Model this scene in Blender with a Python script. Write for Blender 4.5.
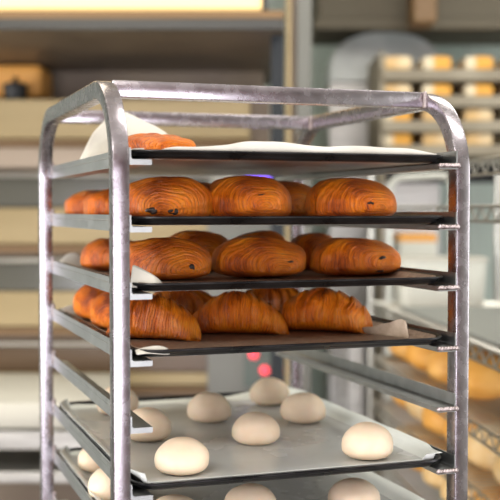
import bpy, bmesh, math, random
from mathutils import Vector, Matrix, noise
for o in list(bpy.data.objects): bpy.data.objects.remove(o)
random.seed(7)
SC = bpy.context.scene; COL = SC.collection
PI = math.pi
# ------------------------------------------------------------------ camera
F = 1084.77; YAW = .3348; PITCH = -.0362; TOP = 1.75
CAM = Vector((-.25602, -1.20783, TOP-.15801))
fw = Vector((math.sin(YAW)*math.cos(PITCH), math.cos(YAW)*math.cos(PITCH), math.sin(PITCH)))
rt = Vector((math.cos(YAW), -math.sin(YAW), 0)); up = rt.cross(fw)
cd = bpy.data.cameras.new('camera'); cam = bpy.data.objects.new('camera', cd); COL.objects.link(cam)
cam.matrix_world = Matrix(((rt.x, up.x, -fw.x, CAM.x), (rt.y, up.y, -fw.y, CAM.y), (rt.z, up.z, -fw.z, CAM.z), (0, 0, 0, 1)))
cd.sensor_width = 36; cd.lens = F/500*36; cd.clip_start = .02
cd.dof.use_dof = True; cd.dof.focus_distance = 1.34; cd.dof.aperture_fstop = 4.4
SC.camera = cam
SC.view_settings.view_transform = 'Standard'; SC.view_settings.look = 'None'
SC.view_settings.exposure = 0.3; SC.view_settings.gamma = 1
# ------------------------------------------------------------------ world and lights
W = bpy.data.worlds.new('world'); SC.world = W; W.use_nodes = True
W.node_tree.nodes['Background'].inputs[0].default_value = (.86, .90, 1.0, 1)
W.node_tree.nodes['Background'].inputs[1].default_value = 0.8

def L(x, y, z):       # room frame: x to the right of the view, y straight ahead of where the photographer stands
    return Vector((CAM.x + x*math.cos(YAW) + y*math.sin(YAW), CAM.y - x*math.sin(YAW) + y*math.cos(YAW), z))
def area(name, loc, target, sx, sy, power, color):
    l = bpy.data.lights.new(name, 'AREA'); l.shape = 'RECTANGLE'; l.size = sx; l.size_y = sy
    l.energy = power; l.color = color
    o = bpy.data.objects.new(name, l); COL.objects.link(o); o.location = loc
    o.rotation_euler = (Vector(target)-Vector(loc)).to_track_quat('-Z', 'Y').to_euler()
    return o
CEIL = 3.0
area('lamp_over_counter', L(-.7, -.75, CEIL-.07), L(-.5, .3, 0), 1.6, .6, 72, (1, .96, .90))
area('lamp_over_rack', L(.9, 1.1, CEIL-.07), L(.9, 1.11, 0), 1.2, .4, 16, (1, .97, .93))
area('lamp_over_oven', L(-.9, 2.3, CEIL-.07), L(-.9, 2.31, 0), 1.2, .4, 10, (1, .90, .72))
area('lamp_over_shelves', L(1.0, 2.5, CEIL-.07), L(1.0, 2.51, 0), 1.2, .4, 17, (1, .97, .90))
area('window_daylight', L(-2.85, 1.2, 1.6), L(0, 1.6, 1.35), 1.9, 1.5, 68, (1, .98, .95))
area('added_side_fill', L(3.25, 1.2, 1.6), L(0, 1.5, 1.3), 1.9, 1.4, 36, (.98, 1, .98))  # unseen fill lamp, added to brighten the trays from the right
area('shop_window_daylight', L(.2, -2.3, 1.1), L(.2, 1.5, 1.3), 3.4, 1.1, 92, (.93, .93, 1))

# ------------------------------------------------------------------ materials
def mat(name, color=(.5, .5, .5), rough=.5, metal=0., **k):
    m = bpy.data.materials.new(name); m.use_nodes = True
    b = m.node_tree.nodes['Principled BSDF']
    b.inputs['Base Color'].default_value = (*color, 1); b.inputs['Roughness'].default_value = rough
    b.inputs['Metallic'].default_value = metal
    for q, v in k.items(): b.inputs[q.replace('_', ' ')].default_value = v
    return m
def N(m, t, **inp):
    n = m.node_tree.nodes.new('ShaderNode'+t)
    for q, v in inp.items():
        q = q.replace('_', ' ')
        if q in n.inputs: n.inputs[q].default_value = v
        else: setattr(n, q.replace(' ', '_'), v)
    return n
def lk(m, a, b): m.node_tree.links.new(a, b)
def ramp(m, stops):
    r = N(m, 'ValToRGB'); e = r.color_ramp.elements
    while len(e) < len(stops): e.new(.5)
    for i, (p, c) in enumerate(stops): e[i].position = p; e[i].color = (*c, 1)
    return r
def bs(m): return m.node_tree.nodes['Principled BSDF']
def noisy(m, c1, c2, scale=8, vec='Object', stretch=(1, 1, 1), lo=.35, hi=.65, rr=None, bump=0, detail=4, bscale=None):
    tc = N(m, 'TexCoord'); mp = N(m, 'Mapping'); mp.inputs['Scale'].default_value = stretch
    lk(m, tc.outputs[vec], mp.inputs[0])
    n = N(m, 'TexNoise', Scale=scale, Detail=detail); lk(m, mp.outputs[0], n.inputs['Vector'])
    r = ramp(m, [(lo, c1), (hi, c2)]); lk(m, n.outputs['Fac'], r.inputs[0]); lk(m, r.outputs[0], bs(m).inputs['Base Color'])
    if rr:
        q = N(m, 'MapRange', From_Min=lo, From_Max=hi, To_Min=rr[0], To_Max=rr[1]); lk(m, n.outputs['Fac'], q.inputs[0]); lk(m, q.outputs[0], bs(m).inputs['Roughness'])
    if bump:
        n2 = n
        if bscale: n2 = N(m, 'TexNoise', Scale=bscale, Detail=4); lk(m, mp.outputs[0], n2.inputs['Vector'])
        b = N(m, 'Bump', Strength=bump, Distance=.002); lk(m, n2.outputs['Fac'], b.inputs['Height']); lk(m, b.outputs[0], bs(m).inputs['Normal'])
    return m
def emit(name, c, s):
    return mat(name, c, .5, Emission_Color=(*c, 1), Emission_Strength=s)
M = {}
M['alu'] = noisy(mat('brushed_aluminium', metal=1), (.34, .307, .33), (.43, .395, .42), 70, lo=.3, hi=.7, rr=(.23, .30), bump=.04, bscale=240)  # lilac tint of the reflected surroundings is put into the base colour
M['rail'] = noisy(mat('dull_aluminium_rail', metal=1), (.36, .37, .365), (.45, .46, .45), 60, lo=.25, hi=.75, rr=(.36, .46))
M['weld'] = noisy(mat('weld_metal', metal=1), (.30, .25, .24), (.62, .54, .54), 130, rr=(.35, .6), bump=.6)
M['tray'] = noisy(mat('black_baking_tray', metal=.75), (.012, .012, .014), (.035, .033, .035), 30, rr=(.25, .42), bump=.1)
M['traybase'] = noisy(mat('worn_grey_tray_sheet', metal=.9), (.20, .19, .17), (.36, .34, .31), 9, rr=(.28, .45), bump=.05)
M['paper'] = noisy(mat('white_parchment', (.75, .72, .65), .55), (.56, .53, .46), (.66, .63, .56), 14, bump=.35, bscale=25)
M['greypaper'] = noisy(mat('grey_silicone_paper', (.6, .6, .56), .33), (.53, .54, .52), (.61, .62, .60), 6, rr=(.20, .30), bump=.1)
M['whiteedge'] = noisy(mat('pale_paper_edge', (.7, .73, .68), .5), (.66, .70, .66), (.78, .80, .75), 14, bump=.2)
m = M['brownpaper'] = noisy(mat('butter_stained_parchment', (.3, .2, .13), .5), (.17, .10, .065), (.34, .24, .17), 160, lo=.4, hi=.62, rr=(.4, .6), bump=.15)
def pastry(name, lines, dark=1.):
    m = mat(name, (.5, .2, .04), .3, Specular_IOR_Level=.2, Coat_Weight=.55, Coat_Roughness=.11, Subsurface_Weight=.0)
    tc = N(m, 'TexCoord'); uv = N(m, 'UVMap'); uv.uv_map = 'wrap'
    n = N(m, 'TexNoise', Scale=26, Detail=5, Distortion=.6); lk(m, tc.outputs['Object'], n.inputs['Vector'])
    # thin bakes in the wrapped layers follow the wrap coordinate
    mp = N(m, 'Mapping'); mp.inputs['Scale'].default_value = (3.0, .5, 1); lk(m, uv.outputs[0], mp.inputs[0])
    n3 = N(m, 'TexNoise', Scale=2.2, Detail=7, Roughness=.75, Distortion=.5); n3.noise_dimensions = '2D'; lk(m, mp.outputs[0], n3.inputs['Vector'])
    d = dark
    r1 = ramp(m, [(.39, (.20*d, .022*d, .002*d)), (.46, (.68*d, .130*d, .003*d)), (.54, (.92*d, .235*d, .006*d)), (.66, (1.0*d, .42*d, .035*d))])
    mx = N(m, 'Mix', data_type='FLOAT'); mx.inputs[0].default_value = .6
    lk(m, n.outputs['Fac'], mx.inputs[2]); lk(m, n3.outputs['Fac'], mx.inputs[3])
    lk(m, mx.outputs[0], r1.inputs[0])
    # browned edges of the single dough layers
    sx = N(m, 'SeparateXYZ'); lk(m, uv.outputs[0], sx.inputs[0])
    nw = N(m, 'TexNoise', Scale=24, Detail=4); lk(m, tc.outputs['Object'], nw.inputs['Vector'])
    ma = N(m, 'Math', operation='MULTIPLY_ADD'); lk(m, nw.outputs['Fac'], ma.inputs[0]); ma.inputs[1].default_value = 3.0; lk(m, sx.outputs[0], ma.inputs[2])
    fr = N(m, 'Math', operation='FRACT'); lk(m, ma.outputs[0], fr.inputs[0])
    rl = ramp(m, [(0, (.42, .30, .24)), (.16, (.65, .52, .44)), (.38, (1, 1, 1)), (.80, (.95, .92, .9)), (1, (.55, .42, .34))]); lk(m, fr.outputs[0], rl.inputs[0])
    pass
    mr = N(m, 'MapRange', From_Min=.40, From_Max=.62, To_Min=.1, To_Max=lines)
    nk = N(m, 'TexNoise', Scale=55, Detail=2); lk(m, tc.outputs['Object'], nk.inputs['Vector']); lk(m, nk.outputs['Fac'], mr.inputs[0])
    mc = N(m, 'Mix', data_type='RGBA', blend_type='MULTIPLY'); lk(m, mr.outputs[0], mc.inputs[0]); lk(m, r1.outputs[0], mc.inputs[6]); lk(m, rl.outputs[0], mc.inputs[7])
    lk(m, mc.outputs[2], bs(m).inputs['Base Color'])
    b0 = N(m, 'Bump', Strength=.7, Distance=.0016); lk(m, rl.outputs[0], b0.inputs['Height'])
    b = N(m, 'Bump', Strength=.9, Distance=.003); lk(m, mx.outputs[0], b.inputs['Height']); lk(m, b0.outputs[0], b.inputs['Normal'])

    n2 = N(m, 'TexNoise', Scale=75, Detail=4); lk(m, tc.outputs['Object'], n2.inputs['Vector'])
    b2 = N(m, 'Bump', Strength=.8, Distance=.004); lk(m, n2.outputs['Fac'], b2.inputs['Height']); lk(m, b.outputs[0], b2.inputs['Normal'])
    lk(m, b2.outputs[0], bs(m).inputs['Normal']); lk(m, b2.outputs[0], bs(m).inputs['Coat Normal'])
    return m
M['pain'] = pastry('glazed_laminated_pastry', .52, 1.0)
M['croissant'] = pastry('golden_laminated_pastry', .42, 1.0)
M['choc'] = mat('dark_chocolate', (.018, .008, .006), .35)
m = M['dough'] = noisy(mat('raw_dough', (.78, .62, .47), .62, Subsurface_Weight=.25, Subsurface_Scale=.01), (.82, .64, .46), (.88, .71, .53), 30, bump=.12, bscale=70)
bs(m).inputs['Subsurface Radius'].default_value = (1, .5, .3)
M['loaf'] = noisy(mat('crusty_bread', rough=.6), (.62, .28, .05), (.90, .54, .16), 12, bump=.5)
M['loaf2'] = noisy(mat('golden_bread', rough=.6), (.72, .33, .05), (.86, .48, .13), 12, bump=.5)
M['loaf3'] = noisy(mat('pale_floured_bread', rough=.7), (.72, .46, .18), (.90, .74, .48), 12, bump=.5)
m = M['crate_loaf'] = mat('tin_loaf_crust', rough=.6)
tc = N(m, 'TexCoord'); sx = N(m, 'SeparateXYZ'); lk(m, tc.outputs['Object'], sx.inputs[0])
r = ramp(m, [(.30, (.86, .74, .52)), (.42, (.86, .44, .07))]); mr = N(m, 'MapRange', From_Min=-.05, From_Max=.05); lk(m, sx.outputs[0], mr.inputs[0]); lk(m, mr.outputs[0], r.inputs[0]); lk(m, r.outputs[0], bs(m).inputs[0])
M['cream'] = noisy(mat('warm_lit_steel', metal=.2, rough=.35), (.31, .235, .11), (.39, .30, .155), 2.5, stretch=(.4, 1, 3))  # warm light reflected by stainless panels, put into the colour
M['creamw'] = noisy(mat('pinkish_lit_steel', metal=.2, rough=.35), (.34, .27, .20), (.42, .34, .26), 2.5, stretch=(.4, 1, 3))  # pinkish reflected light on the oven steel, put into the colour
M['brown'] = mat('brown_gasket', (.20, .115, .045), .5)
M['ovenglass'] = mat('dark_oven_glass', (.11, .11, .09), .15)
M['ovenglass_brown'] = mat('brown_oven_glass', (.13, .085, .05), .2)
M['steel'] = noisy(mat('stainless_steel', metal=.85), (.40, .39, .36), (.55, .54, .50), 6, stretch=(1, 1, 8), rr=(.3, .45))
M['dullsteel'] = mat('dull_grey_steel', (.24, .25, .23), .7, .1)
M['cabinet'] = mat('grey_cabinet_steel', (.20, .20, .18), .5, .3)
M['hood'] = noisy(mat('smoky_hood_steel', metal=.3), (.17, .13, .095), (.23, .18, .13), 4, rr=(.4, .55))
M['hooddark'] = mat('dark_hood_edge', (.06, .06, .055), .4, .5)
M['darkpost'] = mat('dark_painted_steel', (.010, .014, .018), .6, .0)
M['creampost'] = mat('pale_grey_paint', (.19, .19, .165), .5)
M['wall'] = noisy(mat('grey_green_wall', rough=.6), (.34, .35, .30), (.40, .41, .36), 3)
M['tile'] = mat('pale_wall_tile', (.5, .52, .47), .3)
tc = N(M['tile'], 'TexCoord'); br = N(M['tile'], 'TexBrick', Scale=4.0); br.offset = 0
br.inputs['Color1'].default_value = (.50, .60, .54, 1); br.inputs['Color2'].default_value = (.55, .64, .58, 1); br.inputs['Mortar'].default_value = (.45, .5, .46, 1)
br.inputs['Mortar Size'].default_value = .01; lk(M['tile'], tc.outputs['Object'], br.inputs[0]); lk(M['tile'], br.outputs[0], bs(M['tile']).inputs[0])
M['floor'] = noisy(mat('floor_tile', rough=.4), (.20, .17, .15), (.26, .23, .20), 5)
M['ceil'] = mat('off_white_ceiling', (.72, .70, .64), .8)
M['brickwall'] = noisy(mat('mauve_brown_wall', rough=.7), (.36, .15, .13), (.44, .20, .175), 3)
M['white'] = noisy(mat('white_cotton', rough=.8), (.47, .455, .39), (.56, .54, .47), 3, bump=.3)
M['plastic'] = mat('white_plastic', (.60, .60, .53), .5)
M['plastic_grey'] = mat('pale_grey_tube', (.52, .53, .48), .35, .3)
M['beige'] = noisy(mat('toasted_parchment', rough=.6), (.42, .32, .23), (.58, .47, .36), 60)
M['orange'] = mat('orange_paint', (.75, .36, .08), .5)
M['black'] = mat('matt_black', (.012, .012, .012), .5)
M['crate'] = noisy(mat('greyish_crate_wood', rough=.7), (.27, .235, .17), (.36, .32, .24), 6)
M['glow'] = emit('warm_wall_glow', (1, .70, .30), .66)  # brightness of the lit wall above the hood, put into emission
M['diff'] = emit('ceiling_lamp_diffuser', (1, .97, .92), 3.0)
M['red'] = emit('red_pilot_light', (1, .06, .09), 1.6)
M['violet'] = emit('violet_display', (.22, .10, 1), 1.6)
M['panelgreen'] = mat('dark_green_grey_panel', (.10, .13, .11), .35)
M['glass'] = mat('window_glass', (1, 1, 1), .02, Transmission_Weight=1.0)
M['chrome'] = mat('chrome_wire', (.45, .44, .40), .35, .9)
M['cover'] = noisy(mat('pale_steel_cover', metal=.3, rough=.3), (.40, .43, .41), (.60, .63, .60), 5)
M['tan'] = noisy(mat('tan_duct', rough=.8), (.115, .10, .07), (.14, .122, .085), 3)

# ------------------------------------------------------------------ helpers
def smooth(me, ang=None):
    for p in me.polygons: p.use_smooth = True
    if ang is not None:
        try: me.set_sharp_from_angle(angle=ang)
        except Exception: pass
def chainmat(o):
    m = Matrix.Identity(4)
    while o: m = o.matrix_basis @ m; o = o.parent
    return m
def obj(name, bm, material, parent=None, world=True, sm=None, subsurf=0):
    me = bpy.data.meshes.new(name)
    if world and parent is not None: bmesh.ops.transform(bm, matrix=chainmat(parent).inverted(), verts=bm.verts)
    bm.to_mesh(me); bm.free()
    if not isinstance(material, (list, tuple)): material = [material]
    for q in material: me.materials.append(q)
    if sm is not None: smooth(me, sm if sm > 0 else None)
    o = bpy.data.objects.new(name, me); COL.objects.link(o); o.parent = parent
    if subsurf:
        s = o.modifiers.new('s', 'SUBSURF'); s.levels = s.render_levels = subsurf
    return o
def tag(o, label, cat, group=None, kind=None):
    o['label'] = label; o['category'] = cat
    if group: o['group'] = group
    if kind: o['kind'] = kind
    return o
def thing(name, label, cat, loc, rz=0, group=None):
    o = bpy.data.objects.new(name, None); COL.objects.link(o); o.location = loc; o.rotation_euler = (0, 0, rz)
    o.empty_display_size = .05
    return tag(o, label, cat, group)
def recenter(o, base):           # move a mesh object's origin to its base without moving it
    base = Vector(base); o.data.transform(Matrix.Translation(-base)); o.location = base
    return o
def struct(name, bm, m):
    o = obj(name, bm, m); o['kind'] = 'structure'; return o
def box(bm, a, b, frame=None, bevel=0):
    f = frame or (lambda x, y, z: Vector((x, y, z)))
    v = [bm.verts.new(f(x, y, z)) for z in (a[2], b[2]) for y in (a[1], b[1]) for x in (a[0], b[0])]
    fs = [bm.faces.new([v[i] for i in q]) for q in ((0, 2, 3, 1), (4, 5, 7, 6), (0, 1, 5, 4), (1, 3, 7, 5), (3, 2, 6, 7), (2, 0, 4, 6))]
    if bevel:
        es = {e for q in fs for e in q.edges}
        bmesh.ops.bevel(bm, geom=list(es), offset=bevel, segments=2, affect='EDGES', profile=.5)
    return bm
def nb(): return bmesh.new()
def tube(bm, pts, r, n=10, cap=True, rx=None):
    rings = []
    pts = [Vector(p) for p in pts]
    nrm = None
    for i, p in enumerate(pts):
        t = (pts[min(i+1, len(pts)-1)]-pts[max(i-1, 0)]).normalized()
        if nrm is None:
            nrm = t.cross(Vector((0, 0, 1)))
            if nrm.length < .01: nrm = t.cross(Vector((1, 0, 0)))
        nrm = (nrm - t*nrm.dot(t)).normalized(); b = t.cross(nrm)
        rings.append([bm.verts.new(p + nrm*math.cos(2*PI*k/n)*r + b*math.sin(2*PI*k/n)*r) for k in range(n)])
    for a, b in zip(rings, rings[1:]):
        for k in range(n): bm.faces.new((a[k], a[(k+1) % n], b[(k+1) % n], b[k]))
    if cap: bm.faces.new(rings[0][::-1]); bm.faces.new(rings[-1])
    return bm
HOR = 210.8
def kz(y, d): return CAM.z + (HOR-y)/F*d      # height of a photograph row at distance d
def kx(x, d): return (x-250)/F*d
def rbox(px0, y0, px1, y1, d, depth, bevel=0, bm=None):   # a box in the room frame, its front at distance d
    return box(bm or nb(), (kx(px0, d), d, kz(y1, d)), (kx(px1, d), d+depth, kz(y0, d)), L, bevel)

# ------------------------------------------------------------------ the room
RX0, RX1, RY0, RY1 = -3.0, 3.4, -2.5, 5.0
struct('floor', box(nb(), (RX0, RY0, -.1), (RX1, RY1, 0), L), M['floor'])
struct('ceiling', box(nb(), (RX0, RY0, CEIL), (RX1, RY1, CEIL+.1), L), M['ceil'])
struct('wall_back', box(nb(), (RX0-.1, RY1, 0), (RX1+.1, RY1+.1, CEIL), L), M['tile'])
b = nb()
for q in (((RX1, RY0, 0), (RX1+.1, RY1, .9)), ((RX1, RY0, 2.4), (RX1+.1, RY1, CEIL)), ((RX1, RY0, .9), (RX1+.1, .2, 2.4)), ((RX1, 2.2, .9), (RX1+.1, RY1, 2.4))): box(b, *q, L)
struct('wall_right', b, M['wall'])  # its opening goes with the added fill lamp
b = nb()
for q in (((-3.1, RY0, 0), (RX0, RY1, .9)), ((-3.1, RY0, 2.5), (RX0, RY1, CEIL)), ((-3.1, RY0, .9), (RX0, 0, 2.5)), ((-3.1, 2.0, .9), (RX0, RY1, 2.5))): box(b, *q, L)
struct('wall_left', b, M['wall'])
b = nb()
for q in (((RX0, RY0-.1, 0), (RX1, RY0, .5)), ((RX0, RY0-.1, 1.72), (RX1, RY0, CEIL)), ((RX0, RY0-.1, .5), (-1.6, RY0, 1.72)), ((2.0, RY0-.1, .5), (RX1, RY0, 1.72))): box(b, *q, L)
struct('wall_front', b, M['brickwall'])

# ------------------------------------------------------------------ the rack
WR, DR, T, S, Z1 = .46, .584, .0201, .07673, TOP-.10035
TD = .022
def zl(n): return Z1-(n-1)*S-(.0022 if n > 5 else 0)
rack = thing('bakery_rack', 'tall welded aluminium tray rack with rounded top corners holding pastries and dough', 'rack', (WR/2, DR/2, 0))
def frame_bm(x0):
    R = .112; yo0, yo1 = 0., DR
    path = [((yo0+TD/2), .12, 0)]; pts = []
    c = TD/2
    # centre path in the (y, z) plane with tangent angles
    P = [(c, .12), (c, .6), (c, 1.2), (c, TOP-R)]
    rc = R-c
    for i in range(1, 17):
        a = PI - i/16*PI/2; P.append((R+rc*math.cos(a), TOP-R+rc*math.sin(a)))
    P.append((DR/2, TOP-c))
    for i in range(0, 17):
        a = PI/2 - i/16*PI/2; P.append((DR-R+rc*math.cos(a), TOP-R+rc*math.sin(a)))
    P += [(DR-c, 1.2), (DR-c, .6), (DR-c, .12)]
    sec = []; w, h, r = T/2, TD/2, .0024
    for sx, sy, a0 in ((1, 1, 0), (-1, 1, 90), (-1, -1, 180), (1, -1, 270)):
        for k in range(4):
            a = math.radians(a0+30*k); sec.append((sx*(w-r)+r*math.cos(a), sy*(h-r)+r*math.sin(a)))
    bm = nb(); rings = []
    for i, p in enumerate(P):
        p = Vector(p); t = (Vector(P[min(i+1, len(P)-1)])-Vector(P[max(i-1, 0)])).normalized()
        n = Vector((-t.y, t.x))           # outward (towards front on the front post)
        rings.append([bm.verts.new((x0+T/2+u, p.x+n.x*v, p.y+n.y*v)) for u, v in sec])
    k = len(sec)
    for a, b in zip(rings, rings[1:]):
        for j in range(k): bm.faces.new((a[j], a[(j+1) % k], b[(j+1) % k], b[j]))
    bm.faces.new(rings[0]); bm.faces.new(rings[-1][::-1])
    bmesh.ops.recalc_face_normals(bm, faces=bm.faces)
    return bm
for x0 in (0, WR-T): obj('side_frame', frame_bm(x0), M['alu'], rack, sm=.3)
for y0 in (.084, .4815):
    obj('top_crossbar', box(nb(), (T-.002, y0, TOP-.0215), (WR-T+.002, y0+.02, TOP-.0005), bevel=.002), M['alu'], rack, sm=.6)
for y0 in (.0, DR-TD): obj('bottom_crossbar', box(nb(), (T-.002, y0, .13), (WR-T+.002, y0+.02, .155), bevel=.002), M['alu'], rack, sm=.6)
def rail_bm(side, z):
    tp, th, w, h = .0008, .0018, .026, (.0142 if side < 0 else .0175)
    x0 = T if side < 0 else WR-T
    d = 1 if side < 0 else -1
    prof = [(0, -.0056), (w-.001, -.0056), (w, -.0048), (w, tp), (th+.002, tp), (th, tp+.002), (th, h), (0, h), (0, h*.55), (-.0007, h*.5), (0, h*.45)]
    bm = nb(); r = []
    for y in (-.001, DR-.001):
        r.append([bm.verts.new((x0+d*(u-.0006), y, z+v)) for u, v in prof])
    k = len(prof)
    for j in range(k): bm.faces.new((r[0][j], r[0][(j+1) % k], r[1][(j+1) % k], r[1][j]))
    bm.faces.new(r[0]); bm.faces.new(r[1][::-1])
    bmesh.ops.recalc_face_normals(bm, faces=bm.faces)
    return bm
def weld_bm(x, y, z, length, ax):
    bm = nb()
    for i in range(7):
        c = Vector((x, y, z)); c[ax] += (i/6-.5)*length
        mtx = Matrix.Translation(c) @ Matrix.Diagonal((.0030 if ax else .0034, .0034, .0028 + .0006*random.random(), 1))
        bmesh.ops.create_icosphere(bm, subdivisions=2, radius=1, matrix=mtx)
    return bm
for n in range(1, 9):
    for side in (-1, 1):
        ra = obj('tray_rail', rail_bm(side, zl(n)), M['rail'], rack, sm=.4)
        if side > 0: obj('weld', weld_bm(WR-T-.013, -.0042, zl(n)-.0010, .025, 0), M['weld'], ra, sm=0)
        else: obj('weld', weld_bm(T+.0005, DR-TD-.001, zl(n)+.010, .018, 2), M['weld'], ra, sm=0)
for y0 in (.084, .4815):        # welds of the top bars
    obj('weld', weld_bm(WR-T-.001, y0-.001, TOP-.011, .017, 2), M['weld'], rack, sm=0)
for x in (T/2, WR-T/2):
    for y in (TD/2, DR-TD/2):
        w = nb(); bmesh.ops.create_cone(w, cap_ends=True, segments=28, radius1=.05, radius2=.05, depth=.028, matrix=Matrix.Translation((x, y+.012, .05)) @ Matrix.Rotation(PI/2, 4, 'Y'))
        c = obj('caster_wheel', w, M['black'], rack, sm=.6)
        obj('caster_fork', box(box(box(nb(), (x-.022, y-.012, .105), (x+.022, y+.03, .12)), (x-.022, y-.008, .04), (x-.018, y+.028, .105)), (x+.018, y-.008, .04), (x+.022, y+.028, .105)), M['steel'], c)

# ------------------------------------------------------------------ trays
TX0, TX1, TY0, TY1 = T+.0035, WR-T-.0035, .0005, .567
def sstep(a, b, v):
    t = max(0, min(1, (v-a)/(b-a))); return t*t*(3-2*t)
def rrect(x0, x1, y0, y1, r, n=6):
    out = []
    for cx, cy, a0 in ((x1-r, y1-r, 0), (x0+r, y1-r, 90), (x0+r, y0+r, 180), (x1-r, y0+r, 270)):
        for k in range(n+1):
            a = math.radians(a0+90*k/n); out.append((cx+r*math.cos(a), cy+r*math.sin(a)))
    return out
def rings_mesh(bm, loops, close0=True, close1=True):
    rs = [[bm.verts.new(p) for p in l] for l in loops]
    k = len(rs[0])
    for a, b in zip(rs, rs[1:]):
        for j in range(k): bm.faces.new((a[j], a[(j+1) % k], b[(j+1) % k], b[j]))
    if close0: bm.faces.new(rs[0][::-1])
    if close1: bm.faces.new(rs[-1])
    return bm
RIM = .0108
def tray(z, label, name='baking_tray'):
    t = thing(name, label, 'tray', ((TX0+TX1)/2, (TY0+TY1)/2, z), group='black baking trays in the rack')
    lo = []
    def lp(i, zz, r=.018): lo.append([(x, y, z+zz*(1+.18*sstep(.005, .06, y-TY0)*(1 if zz > .004 else 0))) for x, y in rrect(TX0+i, TX1-i, TY0+i, TY1-i, max(.036-i, .004))])
    for i, zz in ((.016, .0004), (.010, .0012), (.006, .0045), (.0045, .0066), (.0012, .0072), (0, .0088), (.0004, .0102), (.002, RIM), (.0042, .0102), (.0062, .0080), (.0085, .0044), (.0125, .0026), (.017, .0020)): lp(i, zz)
    obj('rim', rings_mesh(nb(), lo, False, False), M['tray'], t, sm=.9)
    b = nb(); rings_mesh(b, [[(x, y, z+q) for x, y in rrect(TX0+.0158, TX1-.0158, TY0+.0158, TY1-.0158, .0205)] for q in (.0003, .0019)])
    obj('base_sheet', b, M['traybase'], t)
    return t
def sheet(name, z, m, label, fn, x0, x1, y0, y1, nx=70, ny=90, th=.0006, cat='paper', group='parchment sheets on the trays'):
    bm = nb(); g = []
    for j in range(ny+1):
        row = []
        for i in range(nx+1):
            x = x0+(x1-x0)*i/nx; y = y0+(y1-y0)*j/ny
            p = fn(x, y); row.append(bm.verts.new((p[0], p[1], z+.0024+p[2])))
        g.append(row)
    for j in range(ny):
        for i in range(nx): bm.faces.new((g[j][i], g[j][i+1], g[j+1][i+1], g[j+1][i]))
    o = obj(name, bm, m, sm=0); recenter(o, ((x0+x1)/2, (y0+y1)/2, z+.0024))
    s = o.modifiers.new('thick', 'SOLIDIFY'); s.thickness = th; s.offset = 1
    tag(o, label, cat, group)
    return o
def wob(x, y, sc, seed=0): return noise.noise(Vector((x*sc+seed, y*sc, seed*1.7)))
def sstep(a, b, v):
    t = max(0, min(1, (v-a)/(b-a))); return t*t*(3-2*t)
tl = {1: 'topmost black baking tray of the rack, lined with white paper overhanging its front',
      2: 'black baking tray second from the top, holding round chocolate rolls without visible paper',
      3: 'black baking tray third from the top, holding chocolate rolls on stained paper',
      4: 'black baking tray holding the croissants, just above the empty rails',
      6: 'black baking tray below the empty rails, holding the upper raw dough balls',
      7: 'lowest visible black baking tray, under the tray of raw dough balls'}
ZT = {n: zl(n)+.0018 for n in tl}
for n, l in tl.items(): tray(ZT[n], l)
FX0, FX1, FY0, FY1 = TX0+.010, TX1-.010, TY0+.010, TY1-.010   # flat inside of a tray
def lined(n, lift, m, label, ext=.008, seed=0, extra=None):
    """paper lying in tray n; its borders climb the rim by lift(side, t)"""
    x0, x1, y0, y1 = FX0-.001, FX1+.001, FY0-.001, FY1+.001
    def fn(x, y):
        dx = max(x0+ext-x, x-(x1-ext), 0)/ext; dy = max(y0+ext-y, y-(y1-ext), 0)/ext
        u = (x-x0)/(x1-x0); v = (y-y0)/(y1-y0)
        h = 0
        if dx > 0: h = max(h, dx**1.3*lift('l' if u < .5 else 'r', v))
        if dy > 0: h = max(h, dy**1.3*lift('f' if v < .5 else 'b', u))
        h += .0006*(1+wob(x, y, 14, seed))*.5
        oy = 0; ox = (-.013 if u < .5 else .007)*dx**2 *sstep(.03, .10, min(v, 1-v)) if n > 5 else 0
        if extra:
            e = extra(u, v, x, y); h += e[2]; ox, oy = e[0], e[1]
        rr = .026                      # follow the rounded tray corners
        ccx = min(max(x, x0+rr), x1-rr); ccy = min(max(y, y0+rr), y1-rr)
        dd = math.hypot(x-ccx, y-ccy)
        if n in (6, 7) and x > ccx and y < ccy and dd > rr: h = max(h, .0150)
        elif x != ccx and y != ccy and dd > rr: x = ccx+(x-ccx)*rr/dd; y = ccy+(y-ccy)*rr/dd; ox *= .5
        return (x+ox, y+oy, h)
    return sheet('parchment_paper', ZT[n], m, label, fn, x0, x1, y0, y1)
# top tray: white sheet standing above the rim all round, a big fold rising at the left
def lift1(s, t):
    if s == 'f': return .0150+.0055*max(0, wob(t, 0, 5, 3))+.005*math.exp(-((t-.42)/.10)**2)-.003*sstep(.34, .26, t)-.005*sstep(.86, .98, t)-.010*sstep(.12, .0, t)
    if s == 'r': return .011+.003*wob(t, 1, 6, 4)
    if s == 'b': return .012
    return .010
lined(1, lift1, M['paper'], 'white parchment sheet on the topmost tray, its wavy edge above the front rim', ext=.008, seed=1)
bm = nb(); g = []
for i in range(25):         # the folded-up flap
    u = i/24; row = []
    for j in range(17):
        v = j/16
        x = .020+.150*u; base = .010
        K = ((0, 0), (.20, .048), (.36, .074), (.48, .084), (.62, .075), (.84, .060), (.95, .046), (1.01, .020))
        for (a0, h0), (a1, h1) in zip(K, K[1:]):
            if a0 <= u <= a1: hgt = h0+(h1-h0)*(u-a0)/(a1-a0)
        h = hgt*v
        row.append(bm.verts.new((x, .33+.05*math.sin(u*3.0)+.035*v*v-.03*v+.008*math.sin(u*9)*v, ZT[1]+.006+h*1.0+.003*wob(u, v, 4))))
    g.append(row)
for i in range(24):
    for j in range(16): bm.faces.new((g[i][j], g[i+1][j], g[i+1][j+1], g[i][j+1]))
o = obj('folded_parchment', bm, M['paper'], sm=0); recenter(o, (.12, .35, ZT[1]+.006)); s = o.modifiers.new('t', 'SOLIDIFY'); s.thickness = .0008
tag(o, 'white parchment standing up as a tented fold behind the front left post', 'paper')
def low(s, t): return .004
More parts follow.
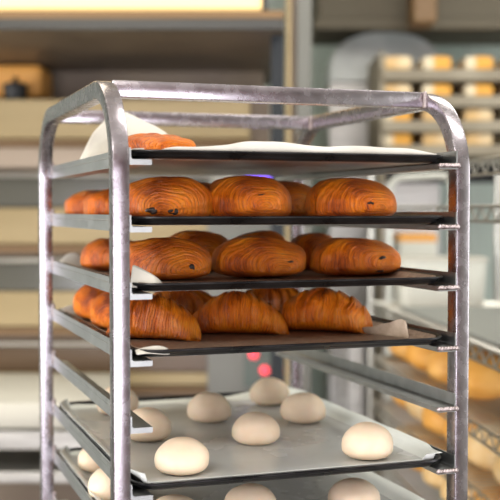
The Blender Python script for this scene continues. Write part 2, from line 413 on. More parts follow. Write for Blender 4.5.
lined(2, lambda s, t: .005, M['brownpaper'], 'stained baking paper under the chocolate rolls on the second tray, hidden by the rim', seed=2)
def curl(u, v, x, y):      # pale corners curling up at the left front and left rear
    return (0, 0, 0)
lined(3, lambda s, t: .008 if s != 'f' else .006, M['brownpaper'], 'brown speckled baking paper on the third tray under the chocolate rolls', seed=3)
lined(4, lambda s, t: .008 if s != 'f' else .006, M['brownpaper'], 'brown speckled baking paper under the croissants', seed=5)
def lift6(s, t):
    if s == 'r': return .0165+.003*wob(t, 2, 5)-.003*sstep(.12, 0, t)
    if s == 'b': return .0045+.014*sstep(.70, .97, t)+.002*wob(t, 2, 9)
    if s == 'l': return .0175+.002*wob(t, 3, 5)
    return .008
o = lined(6, lift6, [M['greypaper'], M['whiteedge']], 'pale grey baking paper under the upper dough balls, its right edge curling white', ext=.013, seed=6)
o7 = lined(7, lift6, [M['greypaper'], M['whiteedge']], 'pale grey baking paper on the lowest tray, seen below the other dough tray', ext=.013, seed=7)
for q in (o, o7):
    for p in q.data.polygons:
        c = p.center
        if c.x > .186 or c.y > .265 : p.material_index = 1
# loose paper flaps
def flap(name, pts, m, label, th=.0007, grp='curled paper corners'):
    """pts: rows of points forming a small curled sheet"""
    bm = nb(); g = [[bm.verts.new(p) for p in r] for r in pts]
    for a, b in zip(g, g[1:]):
        for i in range(len(a)-1): bm.faces.new((a[i], a[i+1], b[i+1], b[i]))
    c = Vector((sum(v.co.x for v in bm.verts), sum(v.co.y for v in bm.verts), 0))/len(bm.verts); c.z = min(v.co.z for v in bm.verts)
    o = obj(name, bm, m, sm=0, subsurf=1); recenter(o, c)
    s = o.modifiers.new('t', 'SOLIDIFY'); s.thickness = th
    return tag(o, label, 'paper', grp)
def corner(x, y, z, ax, ay, h, n=7, round_=.5):
    rows = []
    for j in range(n):
        v = j/(n-1); r = []
        for i in range(n):
            u = i/(n-1)
            px = x+ax[0]*u+ay[0]*v; py = y+ax[1]*u+ay[1]*v
            r.append((px, py, z+h*(v**1.2)*(1-abs(2*u-1)**2.2*round_)+.0012*math.sin(5*u+3*v)))
        rows.append(r)
    return rows
flap('paper_corner', [[(.024+.006*v+.038*u/7, .018+.012*v+.004*math.sin(u), ZT[3]+.005+(.026*(1-u/7)**.7+.001)*v) for u in range(8)] for v in (0, .25, .5, .75, 1)], M['paper'], 'pale paper corner curling up beside the front left post on the third tray')
flap('paper_corner', corner(.026, .515, ZT[3]+.006, (.040, .008), (-.002, .004), .022, round_=.7), M['paper'], 'white paper corner curling up at the rear left of the third tray')
flap('paper_corner', corner(.028, .003, ZT[4]+.006, (.040, .002), (.000, .012), .0085, round_=.6), M['paper'], 'pale paper corner over the front left rim of the croissant tray')
flap('paper_corner', corner(.026, .515, ZT[4]+.006, (.034, .01), (-.002, .004), .014, round_=.5), M['paper'], 'white paper corner curling up at the rear left of the croissant tray')
rows = []
for j in range(9):
    v = j/8
    rows.append([(.372+.028*u/8-.003*v, .050+.075*(1-u/8)+.003*v, ZT[4]+.005+(.007+.021*(u/8)**1.3-.004*(u == 8))*v+.0012*math.sin(u*2.1)*v) for u in range(9)])
flap('paper_corner', rows, M['beige'], 'beige torn paper corner standing up at the right of the croissant tray')

# ------------------------------------------------------------------ pastries
def set_uv(bm, fn):
    uv = bm.loops.layers.uv.new('wrap')
    lay = bm.verts.layers.float_vector['wv']
    for f in bm.faces:
        for l in f.loops: l[uv].uv = (l.vert[lay].x, l.vert[lay].y)
def pain_mesh(seed, a=.056, h=.052, b=.048, ox=.01, oz=.018, turns=7.3, flip=1):
    """rolled chocolate pastry: the roll's coiled end faces the front (-y)"""
    rnd = random.Random(seed); bm = nb(); lay = bm.verts.layers.float_vector.new('wv')
    NT, NC = 120, 46
    def section(th):
        c, s = math.cos(th), math.sin(th)
        x = a*math.copysign(abs(c)**.92, c)
        z = h*.40+(h*.60*math.copysign(abs(s)**.85, s) if s > 0 else h*.40*math.copysign(abs(s)**.45, s))
        bump = 1+.045*noise.noise(Vector((c*1.6+seed, s*1.6, seed)))
        return x*bump, z*(bump if s > 0 else 1)
    rings = []
    def ring(k, y, cap, side=-1):
        row = []
        for i in range(NT):
            th = 2*PI*i/NT
            sx, sz = section(th)
            cx = ox*(1-k**1.5); cz = oz*(1-k)+0*k
            x = cx+(sx)*k; z = cz+(sz-0)*k if k < 1 else sz
            z = oz+(sz-oz)*k
            yy = y
            if cap:
                ph = k*turns+flip*th/(2*PI)+.8*noise.noise(Vector((x*24, z*28, seed)))
                fr = ph-math.floor(ph)
                st = (fr**1.7)
                yy = y+side*(.0019*(st-.5))*min(1, k*5)*(1 if k < .97 else .3)
                wv = (ph*1.8, th*.8+math.floor(ph)*3.1)
            else:
                ph = turns+(y+b)*90+math.sin(th*2+seed)*.8; wv = (ph*1.8, th*3)
                d = .0012*noise.noise(Vector((x*60, y*110, z*60+seed)))
                x *= 1+d/a; z *= 1+d/h
            v = bm.verts.new((x, yy, max(z, 0)+0)); v[lay] = (wv[0], wv[1], 0); row.append(v)
        rings.append(row)
    for j in range(1, NC+1):
        k = (j/NC)
        ring(k, -b+.052*k**2.6*.9, True)
    y0 = -b+.0468
    for j in range(1, 9): ring(1.0+.02*math.sin(PI*j/9), y0+j*.0035, False)
    y1 = y0+.028
    for j in range(1, 12): 
        k = 1-(j/12); ring(k**.55, y1+.020*(1-k**1.6), False)
    for ra, rb in zip(rings, rings[1:]):
        for i in range(NT): bm.faces.new((ra[i], ra[(i+1) % NT], rb[(i+1) % NT], rb[i]))
    bm.faces.new(rings[0][::-1]); bm.faces.new(rings[-1])
    bmesh.ops.recalc_face_normals(bm, faces=bm.faces)
    set_uv(bm, None)
    return bm
def croissant_mesh(seed, ln=.118, h=.054, w=.036, bend=.028, peak=-.1, bands=3.6, tipl=.30, tipr=.42):
    rnd = random.Random(seed); bm = nb(); lay = bm.verts.layers.float_vector.new('wv')
    NS, NT = 150, 64; rings = []
    for j in range(NS+1):
        s = -1+2*j/NS
        q = (s-peak)/(1-peak) if s > peak else (s-peak)/(1+peak)
        aq = abs(q); tip = tipr if q > 0 else tipl
        env = tip+(1-tip)*(math.cos(min(aq, 1)*PI/2))**.85
        end = max(0, 1-aq**14)**.5
        row = []
        for i in range(NT):
            th = 2*PI*i/NT; c, sn = math.cos(th), math.sin(th)
            ph = aq*bands+.65*c+.12*math.sin(th*2+seed)+.30*noise.noise(Vector((s*3, c, sn+seed)))
            fr = ph-math.floor(ph)
            st = 1+.070*(1-fr**1.6)-.03
            env2 = env*st*end*(1+.04*noise.noise(Vector((s*4, c*1.5+seed, sn*1.5))))
            zz = h*.46+(h*.54*sn if sn > 0 else h*.46*math.copysign(abs(sn)**.5, sn))
            # thinner ends stay on the tray
            x = s*ln/2*(1-.03*abs(s)); y = w*c*env2 - bend*(s*s) ; z = zz*env2
            skew = .006*c*s
            v = bm.verts.new((x+skew, y, max(z, 0))); v[lay] = (ph*4.0, th*1.2+math.floor(ph)*2.3, 0); row.append(v)
        rings.append(row)
    for ra, rb in zip(rings, rings[1:]):
        for i in range(NT): bm.faces.new((ra[i], ra[(i+1) % NT], rb[(i+1) % NT], rb[i]))
    bm.faces.new(rings[0][::-1]); bm.faces.new(rings[-1]); bmesh.ops.recalc_face_normals(bm, faces=bm.faces)
    bmesh.ops.translate(bm, verts=bm.verts, vec=(0, bend*.4, 0))
    set_uv(bm, None)
    return bm
PZ = .0034
def put(o, x, y, z, rz): o.location = (x, y, z); o.rotation_euler = (0, 0, math.radians(rz)); return o
def choc_bm(x, y, z, sx, sz):
    bm = nb(); bmesh.ops.create_icosphere(bm, subdivisions=3, radius=1, matrix=Matrix.Translation((x, y, z)) @ Matrix.Diagonal((sx, .006, sz, 1)))
    for v in bm.verts: v.co += Vector((1, 1, 1))*.0022*noise.noise(v.co*170)
    return bm
def yface(a, h, b, ox, oz, x, z):      # depth of the coiled end at (x, z)
    k = 0.; 
    for _ in range(50):
        k += .02
        cx = ox*(1-k**1.5)
        if ((x-cx)/(a*k+1e-6))**2+((z-oz)/((h-oz if z > oz else oz)*k+1e-6))**2 <= 1: break
    return -b+.0468*k**2.6
def pain(level, x, y, rz, label, seed, chocs=(), grp=None, sc=1., **k):
    o = obj('chocolate_croissant', pain_mesh(seed, **k), M['pain'], world=False, sm=0)
    put(o, x, y, ZT[level]+PZ, rz); o.scale = (sc, sc, sc)
    tag(o, label, 'pastry', grp or 'chocolate rolls on the trays')
    a = k.get('a', .056); h = k.get('h', .052); b = k.get('b', .048); ox = k.get('ox', .01); oz = k.get('oz', .018)
    for (dx, dz, sx, sz) in chocs:
        obj('chocolate_stick', choc_bm(dx, yface(a, h, b, ox, oz, dx, dz)+.0048, dz, sx*1.15, sz), M['choc'], o, world=False, sm=0)
    return o
# second tray
pain(2, .096, .125, -8, 'chocolate roll at the left front of the second tray, two chocolate spots low down', 11, ((-.022, .014, .0085, .0055), (.002, .013, .007, .005)), a=.060, h=.057, ox=-.01, oz=.014)
pain(2, .208, .125, 4, 'chocolate roll at the centre front of the second tray, one small chocolate slit high up', 12, ((-.003, .033, .006, .0025),), a=.059, h=.059, ox=.0, oz=.02)
pain(2, .354, .118, 10, 'chocolate roll at the right front of the second tray, its dark slit right of centre', 13, ((-.006, .024, .0065, .0026),), a=.063, h=.057, ox=.008, oz=.018)
pain(2, .088, .350, 0, 'glossy pastry on the second tray seen between the two left posts, nearer the front one', 14, a=.052, h=.046)
pain(2, .086, .492, 0, 'glossy pastry on the second tray seen between the two left posts, beside the rear one', 15, a=.052, h=.047)
pain(2, .185, .28, 0, 'chocolate roll of the second tray peeping out between the left and centre front rolls', 16, a=.056, h=.054)
pain(2, .318, .28, 0, 'chocolate roll of the second tray peeping out between the centre and right front rolls', 17, a=.058, h=.056)
# third tray
pain(3, .104, .165, -4, 'large chocolate roll at the left front of the third tray, one upright chocolate spot', 21, ((.026, .018, .0045, .0075),), a=.063, h=.054, ox=.02, oz=.013)
pain(3, .243, .175, 5, 'plump chocolate roll at the centre front of the third tray, pale coil eye without chocolate', 22, ((.020, .023, .006, .0022),), a=.064, h=.055, ox=.008, oz=.012)
pain(3, .381, .165, 8, 'chocolate roll at the right front of the third tray, two chocolate spots one above another', 23, ((.010, .027, .0062, .0034), (.010, .010, .006, .0042)), a=.062, h=.053, ox=.018, oz=.018)
pain(3, .090, .400, 0, 'glossy pastry of the third tray seen between the two left posts', 24, a=.048, h=.049)
pain(3, .205, .345, 0, 'darker chocolate roll behind the left and centre front rolls of the third tray', 25, a=.055, h=.059)
pain(3, .300, .33, 0, 'darker chocolate roll directly behind the centre front roll of the third tray', 26, a=.045, h=.060)
pain(3, .385, .325, 0, 'darker chocolate roll behind the right front roll of the third tray', 27, a=.040, h=.056)
# croissants
def crois(x, y, rz, label, seed, **k):
    o = obj('croissant', croissant_mesh(seed, **k), M['croissant'], world=False, sm=0); put(o, x, y, ZT[4]+PZ, rz)
    return tag(o, label, 'croissant', 'croissants on the fourth tray')
crois(.091, .170, -34, 'golden croissant at the left front, its blunt tip right of the front left post', 31, ln=.126, h=.057, w=.038, peak=-.25, tipr=.40, tipl=.3, bend=.022, bands=4.2)
crois(.212, .195, -22, 'golden croissant at the centre front, humped and tapering to its right tip', 32, ln=.138, h=.056, w=.038, peak=-.0, tipr=.38, tipl=.26, bend=.022, bands=4.4)
crois(.336, .185, -40, 'golden croissant at the right front, curved bands, beside the torn paper corner', 33, ln=.140, h=.058, w=.042, peak=-.05, tipr=.5, tipl=.42, bend=.022, bands=3.4)
crois(.076, .315, 82, 'shiny banded croissant between the two left posts, nearer the front one', 34, ln=.11, h=.052, w=.034, bend=.018)
crois(.078, .445, 85, 'shiny banded croissant between the two left posts, nearer the rear one', 35, ln=.105, h=.056, w=.036, bend=.018)
crois(.178, .345, 10, 'shaded croissant behind the gap between the left and centre front croissants', 36, ln=.13, h=.058, w=.037)
crois(.318, .335, -8, 'croissant behind the gap between the centre and right front croissants', 37, ln=.13, h=.058, w=.037)
# flat flaky pastries on the top tray
for (x, y, rz, sd, sx, sz, lab) in ((.078, .100, 6, 41, 1.0, .58, 'low flaky brown pastry on the topmost tray beside the folded paper'), (.362, .30, 0, 42, .70, .50, 'low flaky brown pastry at the right of the topmost tray, barely above the paper')):
    bm = pain_mesh(sd, a=.050, h=.055); 
    for v in bm.verts: v.co.z *= sz; v.co.x *= sx; v.co.z += .0025*max(0, v.co.z/.02)*noise.noise(v.co*70)
    o = obj('flaky_pastry', bm, M['pain'], world=False, sm=0); put(o, x, y, ZT[1]+PZ, rz); tag(o, lab, 'pastry')

# ------------------------------------------------------------------ dough balls
def ball_bm(seed, r=.0325, h=.044):
    bm = nb(); bmesh.ops.create_uvsphere(bm, u_segments=40, v_segments=26, radius=1)
    for v in bm.verts:
        z = v.co.z; n = 1+.03*noise.noise(v.co*1.3+Vector((seed, 0, 0)))
        zz = h*.40+(h*.60*z if z > 0 else h*.40*math.copysign(abs(z)**.62, z))
        rr = r*n*(1-.0*z)
        v.co = Vector((v.co.x*rr, v.co.y*rr, max(0, zz*(n if z > 0 else 1))))
    bm.normal_update()
    return bm
balls = [(6, .100, .082, 'dough ball at the front left corner of the upper dough tray'),
         (6, .250, .212, 'dough ball near the middle of the upper dough tray, between the four around it'),
         (6, .228, .385, 'dough ball in the rear half of the upper dough tray, left of the rear pair'),
         (6, .362, .332, 'dough ball in the rear half of the upper dough tray, touching its right side view'),
         (6, .366, .490, 'rearmost visible dough ball of the upper tray, near its back right corner'),
         (6, .351, .080, 'dough ball at the front right of the upper dough tray'),
         (6, .106, .284, 'dough ball on the upper dough tray just right of the front left post'),
         (6, .108, .490, 'dough ball at the back left of the upper dough tray, half behind the left post'),
         (7, .343, .105, 'dough ball on the lowest tray, front right, its top cut by the tray above'),
         (7, .203, .120, 'dough ball on the lowest tray, front middle, only its top showing'),
         (7, .097, .105, 'dough ball on the lowest tray, front left, barely rising at the bottom edge'),
         (7, .054, .272, 'dough ball on the lowest tray, seen between the two left posts, large'),
         (7, .070, .440, 'dough ball on the lowest tray, farther back between the two left posts')]
for i, (n, x, y, lab) in enumerate(balls):
    lab = lab.replace(', touching its right side view', ', right of the middle one')
    o = obj('dough_ball', ball_bm(i*3.1, (.0345*random.uniform(.97, 1.02)), .0465*random.uniform(.95, 1.03)), M['dough'], world=False, sm=0)
    put(o, x+(-.006 if i == 1 else .001), y-.008, ZT[n]+PZ-.001, random.uniform(0, 360)); tag(o, lab, 'dough', 'raw dough balls')

# ------------------------------------------------------------------ background: oven on the left
D0 = 3.4
ov = thing('deck_oven', 'wide steel deck oven, lit cream, with stacked dark glass doors on the left behind the rack', 'oven', L(kx(90, D0), D0+.4, 0), -YAW)
obj('body', box(nb(), (kx(-90, D0), D0+.03, .10), (kx(270, D0), D0+.85, kz(100, D0)), L), M['hood'], ov)
def op(name, y0, y1, m, prot=.0, x0=-90, x1=250, par=ov): return obj(name, rbox(x0, y0, x1, y1, D0-prot, .04+prot, .003), M[m], par)
op('top_panel', 100, 139, 'cream', .02)
for yy, gm, pm in ((140, None, 'creamw'), (208, 'ovenglass', 'cream'), (292, 'ovenglass', 'cream')): pass
op('gasket', 140, 147, 'brown'); op('front_panel', 148, 168, 'creamw', .015)
for i, (g0, g1, p1, gm) in enumerate(((174, 207, 250, 'ovenglass'), (258, 291, 333, 'ovenglass'), (341, 373, 392, 'ovenglass_brown'), (408, 440, 480, 'ovenglass'))):
    dr = op('door', g0, g1, gm, .005)
    b = tube(nb(), [L(kx(-40, D0), D0-.05, kz(g0+2, D0)), L(kx(225, D0), D0-.05, kz(g0+2, D0))], .007)
    for px in (-30, 215): tube(b, [L(kx(px, D0), D0-.05, kz(g0+2, D0)), L(kx(px, D0), D0, kz(g0+2, D0))], .006)
    obj('handle', b, M['steel'], dr, sm=.6)
    op('front_panel', g1+1, p1-6, 'cream' if p1 < 480 else 'hood', .015); op('gasket', p1-5, p1+3, 'brown')
ca = op('control_cabinet', 150, 400, 'cabinet', .03, 207, 277)
b = rbox(244, 340, 275, 388, D0-.04, .012, .002); pn = obj('control_panel', b, M['panelgreen'], ca)
for px, py in ((253.5, 353), (264.5, 369)):
    b = nb(); bmesh.ops.create_uvsphere(b, u_segments=16, v_segments=10, radius=.014, matrix=Matrix.Translation(L(kx(px, D0), D0-.045, kz(py, D0))))
    obj('pilot_light', b, M['red'], pn, sm=0)
obj('display', rbox(246, 168, 270, 183, D0-.045, .015, .002), M['violet'], ca)
obj('label_plate', rbox(212, 166, 234, 182, D0-.04, .01), M['plastic'], ca)
# hood above the oven
DH = 2.9
ho = thing('extraction_hood', 'dark brown extraction hood hanging above the cream-lit oven', 'hood', L(kx(90, DH), DH+.5, kz(30, DH)), -YAW)
obj('canopy', box(nb(), (kx(-160, DH), DH+.012, kz(30, DH)), (kx(284, DH), DH+1.3, kz(14, DH)), L), M['hood'], ho)
obj('rear_panel', box(nb(), (kx(-160, DH), D0+.4, kz(100, D0)), (kx(268, DH), D0+.5, kz(30, DH)), L), M['hood'], ho)
obj('front_lip', rbox(-160, 20, 284, 31, DH, .014, .002), M['hooddark'], ho)
obj('upper_trim', rbox(-160, 12, 284, 20, DH, .014, .002), M['brown'], ho)
lb = thing('glowing_strip', 'long glowing cream strip running above the extraction hood', 'light', L(kx(60, DH), DH+.1, kz(14, DH)), -YAW)
obj('glow_face', rbox(-160, -40, 262, 11, DH+.03, .14, .01), M['glow'], lb); obj('end_cap', rbox(262, -40, 268, 11, DH+.03, .14, .002), M['hooddark'], lb)  # added glowing box for the lit cream wall above the hood
# posts right of the oven
o = obj('hood_leg', box(nb(), (kx(271, 3.0), 3.0, 0), (kx(284, 3.0), 3.04, kz(31, 3.0)), L), M['darkpost']); recenter(o, L(kx(277, 3.0), 3.02, 0)); tag(o, 'dark painted steel post at the right end of the hood', 'post')
po = thing('equipment_column', 'pale grey vertical column right of the dark hood post', 'column', L(kx(300, 3.1), 3.15, 0), -YAW)  # lit edges and darker middle of one column, put into part colours
obj('face', box(nb(), (kx(297, 3.1), 3.1, 0), (kx(311, 3.1), 3.2, CEIL-.01), L), M['creampost'], po)
obj('unlit_channel', box(nb(), (kx(291, 3.1), 3.12, 0), (kx(297, 3.1), 3.2, CEIL-.01), L), M['hood'], po)
obj('lit_edge_strip', box(nb(), (kx(286, 3.1), 3.1, 0), (kx(291, 3.1), 3.2, CEIL-.01), L), M['cream'], po)  # lit edge of the column, put in as a cream strip
# things on the oven top
o = obj('wooden_box', rbox(-8, 65, 43, 98, D0+.14, .20, .02), M['orange']); recenter(o, L(kx(18, D0), D0+.24, kz(98, D0+.14))); tag(o, 'orange brown box standing on top of the oven at the far left', 'box')
b = nb(); c = L(kx(11, D0), D0+.08, 0); z0 = kz(100, D0)+.001
prof = [(.028, 0), (.036, .008), (.038, .045), (.041, .048), (.041, .052), (.025, .060), (.007, .063), (.006, .070), (.010, .074), (.006, .078)]
rings_pot = [[(c.x+r*math.cos(2*PI*k/24), c.y+r*math.sin(2*PI*k/24), z0+z) for k in range(24)] for r, z in prof]
rings_mesh(b, rings_pot); o = obj('black_pot', b, M['black'], sm=.6); recenter(o, (c.x, c.y, z0)); tag(o, 'small round black pot in front of the orange brown box on the oven', 'pot')
# loader table in front of the oven
DT = 2.75
lt = thing('loading_table', 'white cloth covered loading table standing in front of the oven, left edge', 'table', L(kx(10, DT), DT+.25, 0), -YAW)
obj('cloth_top', rbox(-120, 403, 103, 432, DT, .5, .02), M['white'], lt, sm=.6)
obj('front_rail', rbox(-120, 433, 103, 452, DT+.01, .48, .004), M['steel'], lt)
obj('lower_shelf', rbox(-120, 474, 103, 486, DT+.01, .48, .004), M['steel'], lt)
for px in (-110, 92):
    for dy in (.02, .44): obj('leg', box(nb(), (kx(px, DT), DT+dy, 0), (kx(px+10, DT), DT+dy+.03, kz(452, DT)), L), M['steel'], lt)

# ------------------------------------------------------------------ background: bread racks on the right
DC = 3.8
cr = thing('bread_rack', 'stack of wooden bread boards loaded with loaves at the upper right', 'rack', L(kx(450, DC), DC+.2, 0), -YAW)
rowy = (70, 96, 121, 145)
for y in rowy: obj('shelf', rbox(382, y, 545, y+11, DC, .40, .004), M['crate'], cr)
for px in (380, 543):
    obj('upright', box(nb(), (kx(px, DC), DC+.02, 0), (kx(px+5, DC), DC+.40, kz(52, DC)), L), M['crate'], cr)
obj('gap_shade_sheet', box(nb(), (kx(380, DC), DC+.40, kz(180, DC)), (kx(548, DC), DC+.41, kz(71, DC)), L), M['black'], cr)  # black sheet put behind the loaves so the gaps read as shade
def loafbox(seed, w, d, h):
    bm = nb(); box(bm, (-w/2, -d/2, 0), (w/2, d/2, h)); bmesh.ops.subdivide_edges(bm, edges=bm.edges, cuts=6, use_grid_fill=True)
    for v in bm.verts:
        u = Vector((v.co.x/(w/2), v.co.y/(d/2), v.co.z/h*2-1)); 
        v.co.z = v.co.z*(1-.08*(u.x**4)*(v.co.z/h)-.06*(u.y**4)*(v.co.z/h)); v.co.x *= 1-.03*u.z**2; v.co.y *= 1-.05*u.z**2
        v.co += Vector((1, 1, 0))*.003*noise.noise(v.co*20+Vector((seed, 0, 0)))
    return bm
rown = ('top', 'second', 'third', 'bottom'); coln = ('leftmost', 'second from left', 'third from left', 'rightmost')
for r, y in enumerate(rowy):
    for c, px in enumerate((398, 438, 480, 520)):
        mm = [M['loaf3'], M['loaf2'], M['loaf2'], M['loaf3']][(c+(r > 1)*2) % 4] if r else [M['loaf3'], M['loaf2'], M['loaf2'], M['loaf2']][c]
        mm = M['crate_loaf'] if mm is M['loaf2'] else mm
        o = obj('tin_loaf', loafbox(r*5+c, .096, .24, .052 if r == 0 else .046), mm, world=False, sm=.9)
        o.location = L(kx(px, DC), DC+.15, kz(y, DC)+.0005); o.rotation_euler.z = -YAW
        tag(o, '%s tin loaf of the %s board in the upper right bread rack' % (coln[c], rown[r]), 'bread', 'tin loaves in the bread rack')
# rounded steel hood and duct
b = nb(); 
g = []
for i in range(17):
    a = PI*i/16; g.append((kx(385, 4.2)-math.cos(a)*.215, kz(82, 4.2)+.19*math.sin(a)**.6))
r = [[b.verts.new(L(x, y, z)) for x, z in g] for y in (4.2, 4.23, 4.6)]
for p, q in zip(r, r[1:]):
    for i in range(16): b.faces.new((p[i], p[i+1], q[i+1], q[i]))
b.faces.new(r[0][::-1]); b.faces.new(r[2]); b.faces.new((r[0][0], r[1][0], r[2][0], r[2][-1], r[1][-1], r[0][-1]))
st = thing('steel_machine', 'rounded shiny steel machine cover left of the bread boards, far back', 'machine', L(kx(385, 4.2), 4.4, 0), -YAW)
obj('cover', b, M['cover'], st, sm=.7); obj('body', box(nb(), (kx(330, 4.2), 4.22, 0), (kx(440, 4.2), 4.6, kz(83, 4.2)), L), M['steel'], st)
du = thing('ceiling_duct', 'wide tan ventilation duct under the ceiling at the upper right', 'duct', L(kx(420, 3.9), 4.1, kz(38, 3.9)), -YAW)
obj('duct_body', rbox(318, -140, 600, 22, 3.95, .6, .01), M['tan'], du)
obj('flange', rbox(315, 20, 605, 30, 3.93, .05, .003), M['tan'], du)
o = obj('tan_bracket', rbox(412, -60, 436, 24, 3.75, .15, .01), M['brown']); recenter(o, L(kx(424, 3.75), 3.8, kz(24, 3.75))); tag(o, 'dark brown bracket in front of the tan ceiling duct', 'bracket')

# wire shelving running away on the right
ws = thing('wire_shelving', 'chrome wire shelving with bread running back along the right edge', 'shelf', L(.6, 2.3, 0), -YAW)
def ed(d, off=0): return .434-.097*(d-2.0)+off       # x of the shelf's near edge at distance d
SHW = .36
def wshelf(z, d0, d1):
    bm = nb()
    for off in (0, SHW):
        tube(bm, [L(ed(d0, off), d0, z), L(ed(d1, off), d1, z)], .003, 6); tube(bm, [L(ed(d0, off), d0, z-.028), L(ed(d1, off), d1, z-.028)], .003, 6)
        n = int((d1-d0)/.03)
        zz = [L(ed(d0+(d1-d0)*i/n, off), d0+(d1-d0)*i/n, z-(.028 if i % 2 else 0)) for i in range(n+1)]
        tube(bm, zz, .0022, 5)
    n = int((d1-d0)/.025)
    for i in range(n+1):
        d = d0+(d1-d0)*i/n; tube(bm, [L(ed(d), d, z+.002), L(ed(d, SHW), d, z+.002)], .0018, 5)
    return obj('shelf', bm, M['chrome'], ws)
SZ = {'upper': CAM.z+.095, 'eye': CAM.z+.008, 1: CAM.z-.255, 2: CAM.z-.404, 3: CAM.z-.53, 4: CAM.z-.66}
wshelf(SZ['upper'], 1.6, 2.25); wshelf(SZ['eye'], 1.6, 3.0)
for k in (1, 2, 3, 4): wshelf(SZ[k], 1.6, 3.0)
for d in (1.6, 3.0):
    for off in (0, SHW-.01): obj('post', tube(nb(), [L(ed(d, off), d+.01*(1 if d > 2 else -1), 0), L(ed(d, off), d+.01*(1 if d > 2 else -1), 1.70)], .009, 12), M['chrome'], ws, sm=.6)
# bread on it
def roll_bm(seed, r=.065, h=.07, e=1.12):
    bm = nb(); bmesh.ops.create_uvsphere(bm, u_segments=28, v_segments=18, radius=1)
    for v in bm.verts:
        n = 1+.10*noise.noise(v.co*1.6+Vector((seed, 0, 0))); z = v.co.z
        cut = 1-.06*math.exp(-(v.co.x/.12)**2)*(z > .2)
        v.co = Vector((v.co.x*r*n, v.co.y*r*e*n, max(0, h*.42+h*(.58 if z > 0 else .42)*z*cut)))
    return bm
spots = []
for lev, nm, d0, rows in ((2, 'upper', 2.30, 2), (3, 'middle', 1.85, 2), (4, 'lower', 1.85, 2)):
    i = 0; d = d0
    while d < 2.92:
        for c in range(rows): spots.append((lev, nm, d+.06*c, c, i))
        d += .19 if lev == 2 else .168; i += 1
ordn = ('nearest', 'second', 'third', 'fourth', 'fifth', 'sixth', 'seventh', 'eighth')
for j, (lev, nm, d, c, i) in enumerate(spots):
    o = obj('bread_roll', roll_bm(j*1.7, random.uniform(.066, .072), random.uniform(.090, .098)), random.choice([M['loaf2'], M['loaf3'], M['loaf3'], M['loaf2']]) if lev > 2 else random.choice([M['loaf'], M['loaf2'], M['loaf2']]), world=False, sm=0)
    o.location = L(ed(d, .090+.175*c), d, SZ[lev]+.004); o.rotation_euler.z = -YAW+random.uniform(-.4, .4)
    tag(o, 'round bread on the %s bread shelf, %s in its %s row' % (nm, ordn[i], ('front', 'back')[c]), 'bread', 'round breads on the wire shelves')
# tray and tub on shelf 1
b = nb()
q = [L(ed(1.7, .02), 1.7, 0), L(ed(1.7, SHW-.02), 1.7, 0), L(ed(2.75, SHW-.02), 2.75, 0), L(ed(2.75, .02), 2.75, 0)]
lo = [[(p.x, p.y, SZ[1]+z) for p in q] for z in (.004, .012)]
rings_mesh(b, lo); o = obj('metal_sheet_pan', b, M['dullsteel']); recenter(o, L(.6, 2.2, SZ[1]+.004)); tag(o, 'empty grey metal sheet lying on the wire shelf above the breads', 'tray')
tb = thing('storage_tub', 'white rounded plastic tub at the far end of the wire shelf', 'tub', L(kx(440, 2.87), 2.87, SZ[1]+.004), -YAW)
b = nb(); tz = SZ[1]+.0045
lo = []
for z, k in ((0, .90), (.004, .93), (.10, .99), (.118, 1.0)):
    lo.append([L(kx(440, 2.87)+(x)*k, 2.87+y*k, tz+z) for x, y in rrect(-.115, .115, -.075, .075, .03)])
rings_mesh(b, lo); obj('body', b, M['plastic'], tb, sm=.6)
b = nb(); rings_mesh(b, [[L(kx(440, 2.87)+x, 2.87+y, tz+z) for x, y in rrect(-.118, .118, -.078, .078, .03)] for z in (.118, .128)]); obj('lid', b, M['white'], tb, sm=.6)
bx = thing('carton', 'pale carton with an orange top band on the table beyond the shelving', 'box', L(kx(418, 3.6), 3.7, kz(262, 3.6)), -YAW)
obj('carton_body', rbox(400, 242, 437, 309.9, 3.5, .2, .004), M['plastic'], bx); obj('orange_band', rbox(400, 234, 437, 242, 3.5, .2, .002), M['orange'], bx)
tbz = kz(310, 3.5)
bt = thing('work_table', 'grey steel work table far behind the right side of the rack', 'table', L(.8, 3.5, 0), -YAW)
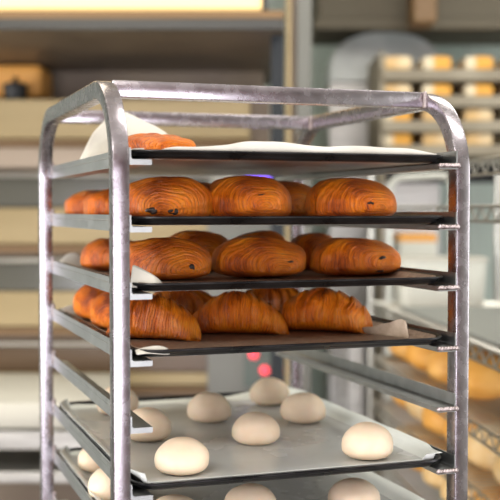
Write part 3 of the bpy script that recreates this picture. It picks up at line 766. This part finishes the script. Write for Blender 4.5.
obj('table_top', box(nb(), (kx(345, 3.3), 3.3, tbz-.04), (.9, 3.72, tbz-.001), L, .004), M['dullsteel'], bt)
for x in (kx(350, 3.3), .85):
    for y in (3.33, 3.66): obj('leg', box(nb(), (x, y, 0), (x+.04, y+.04, tbz-.04), L), M['steel'], bt)
# hoop handle
b = nb(); d = 3.15; P = [L(kx(388, d), d, 0), L(kx(390, d), d, kz(200, d))]
for i in range(9):
    a = PI-PI/2*i/8; P.append(L(kx(402, d)+math.cos(a)*.035, d, kz(190, d)+math.sin(a)*.035))
for i in range(9):
    a = PI/2-PI/2*i/8; P.append(L(kx(440, d)+math.cos(a)*.035, d, kz(188, d)+math.sin(a)*.035))
P.append(L(kx(452, d), d, 0))
tube(b, P, .010, 10); o = obj('trolley_hoop', b, M['plastic_grey'], sm=.6); recenter(o, L(kx(420, d), d, 0)); tag(o, 'bent steel tube hoop behind the right side of the rack', 'handle')

# windows; the right one is added for side fill
struct('added_side_pane', box(nb(), (RX1+.06, .2, .9), (RX1+.08, 2.2, 2.4), L), M['glass'])  # pane added in the right wall to go with the fill lamp
for nm, (x0, y0, x1, y1, z0, z1) in {'window_1': (RX0-.08, 0, RX0-.06, 2.0, .9, 2.5)}.items():
    struct(nm, box(nb(), (x0, y0, z0), (x1, y1, z1), L), M['glass'])
struct('window_2', box(nb(), (-1.6, RY0-.08, .5), (2.0, RY0-.06, 1.72), L), M['glass'])
for i, (x, y, sx, sy, lab) in enumerate(((-.7, -.75, 1.6, .6, 'in front of the rack'), (.9, 1.1, 1.2, .4, 'right of the rack'), (-.9, 2.3, 1.2, .4, 'in front of the oven'), (1.0, 2.5, 1.2, .4, 'over the bread shelving'))):
    t = thing('ceiling_lamp', 'flat white ceiling lamp '+lab, 'lamp', L(x, y, CEIL-.06), -YAW, 'ceiling lamps')
    obj('housing', box(nb(), (x-sx/2-.03, y-sy/2-.03, CEIL-.06), (x+sx/2+.03, y+sy/2+.03, CEIL-.001), L), M['white'], t)
bpy.context.view_layer.update()
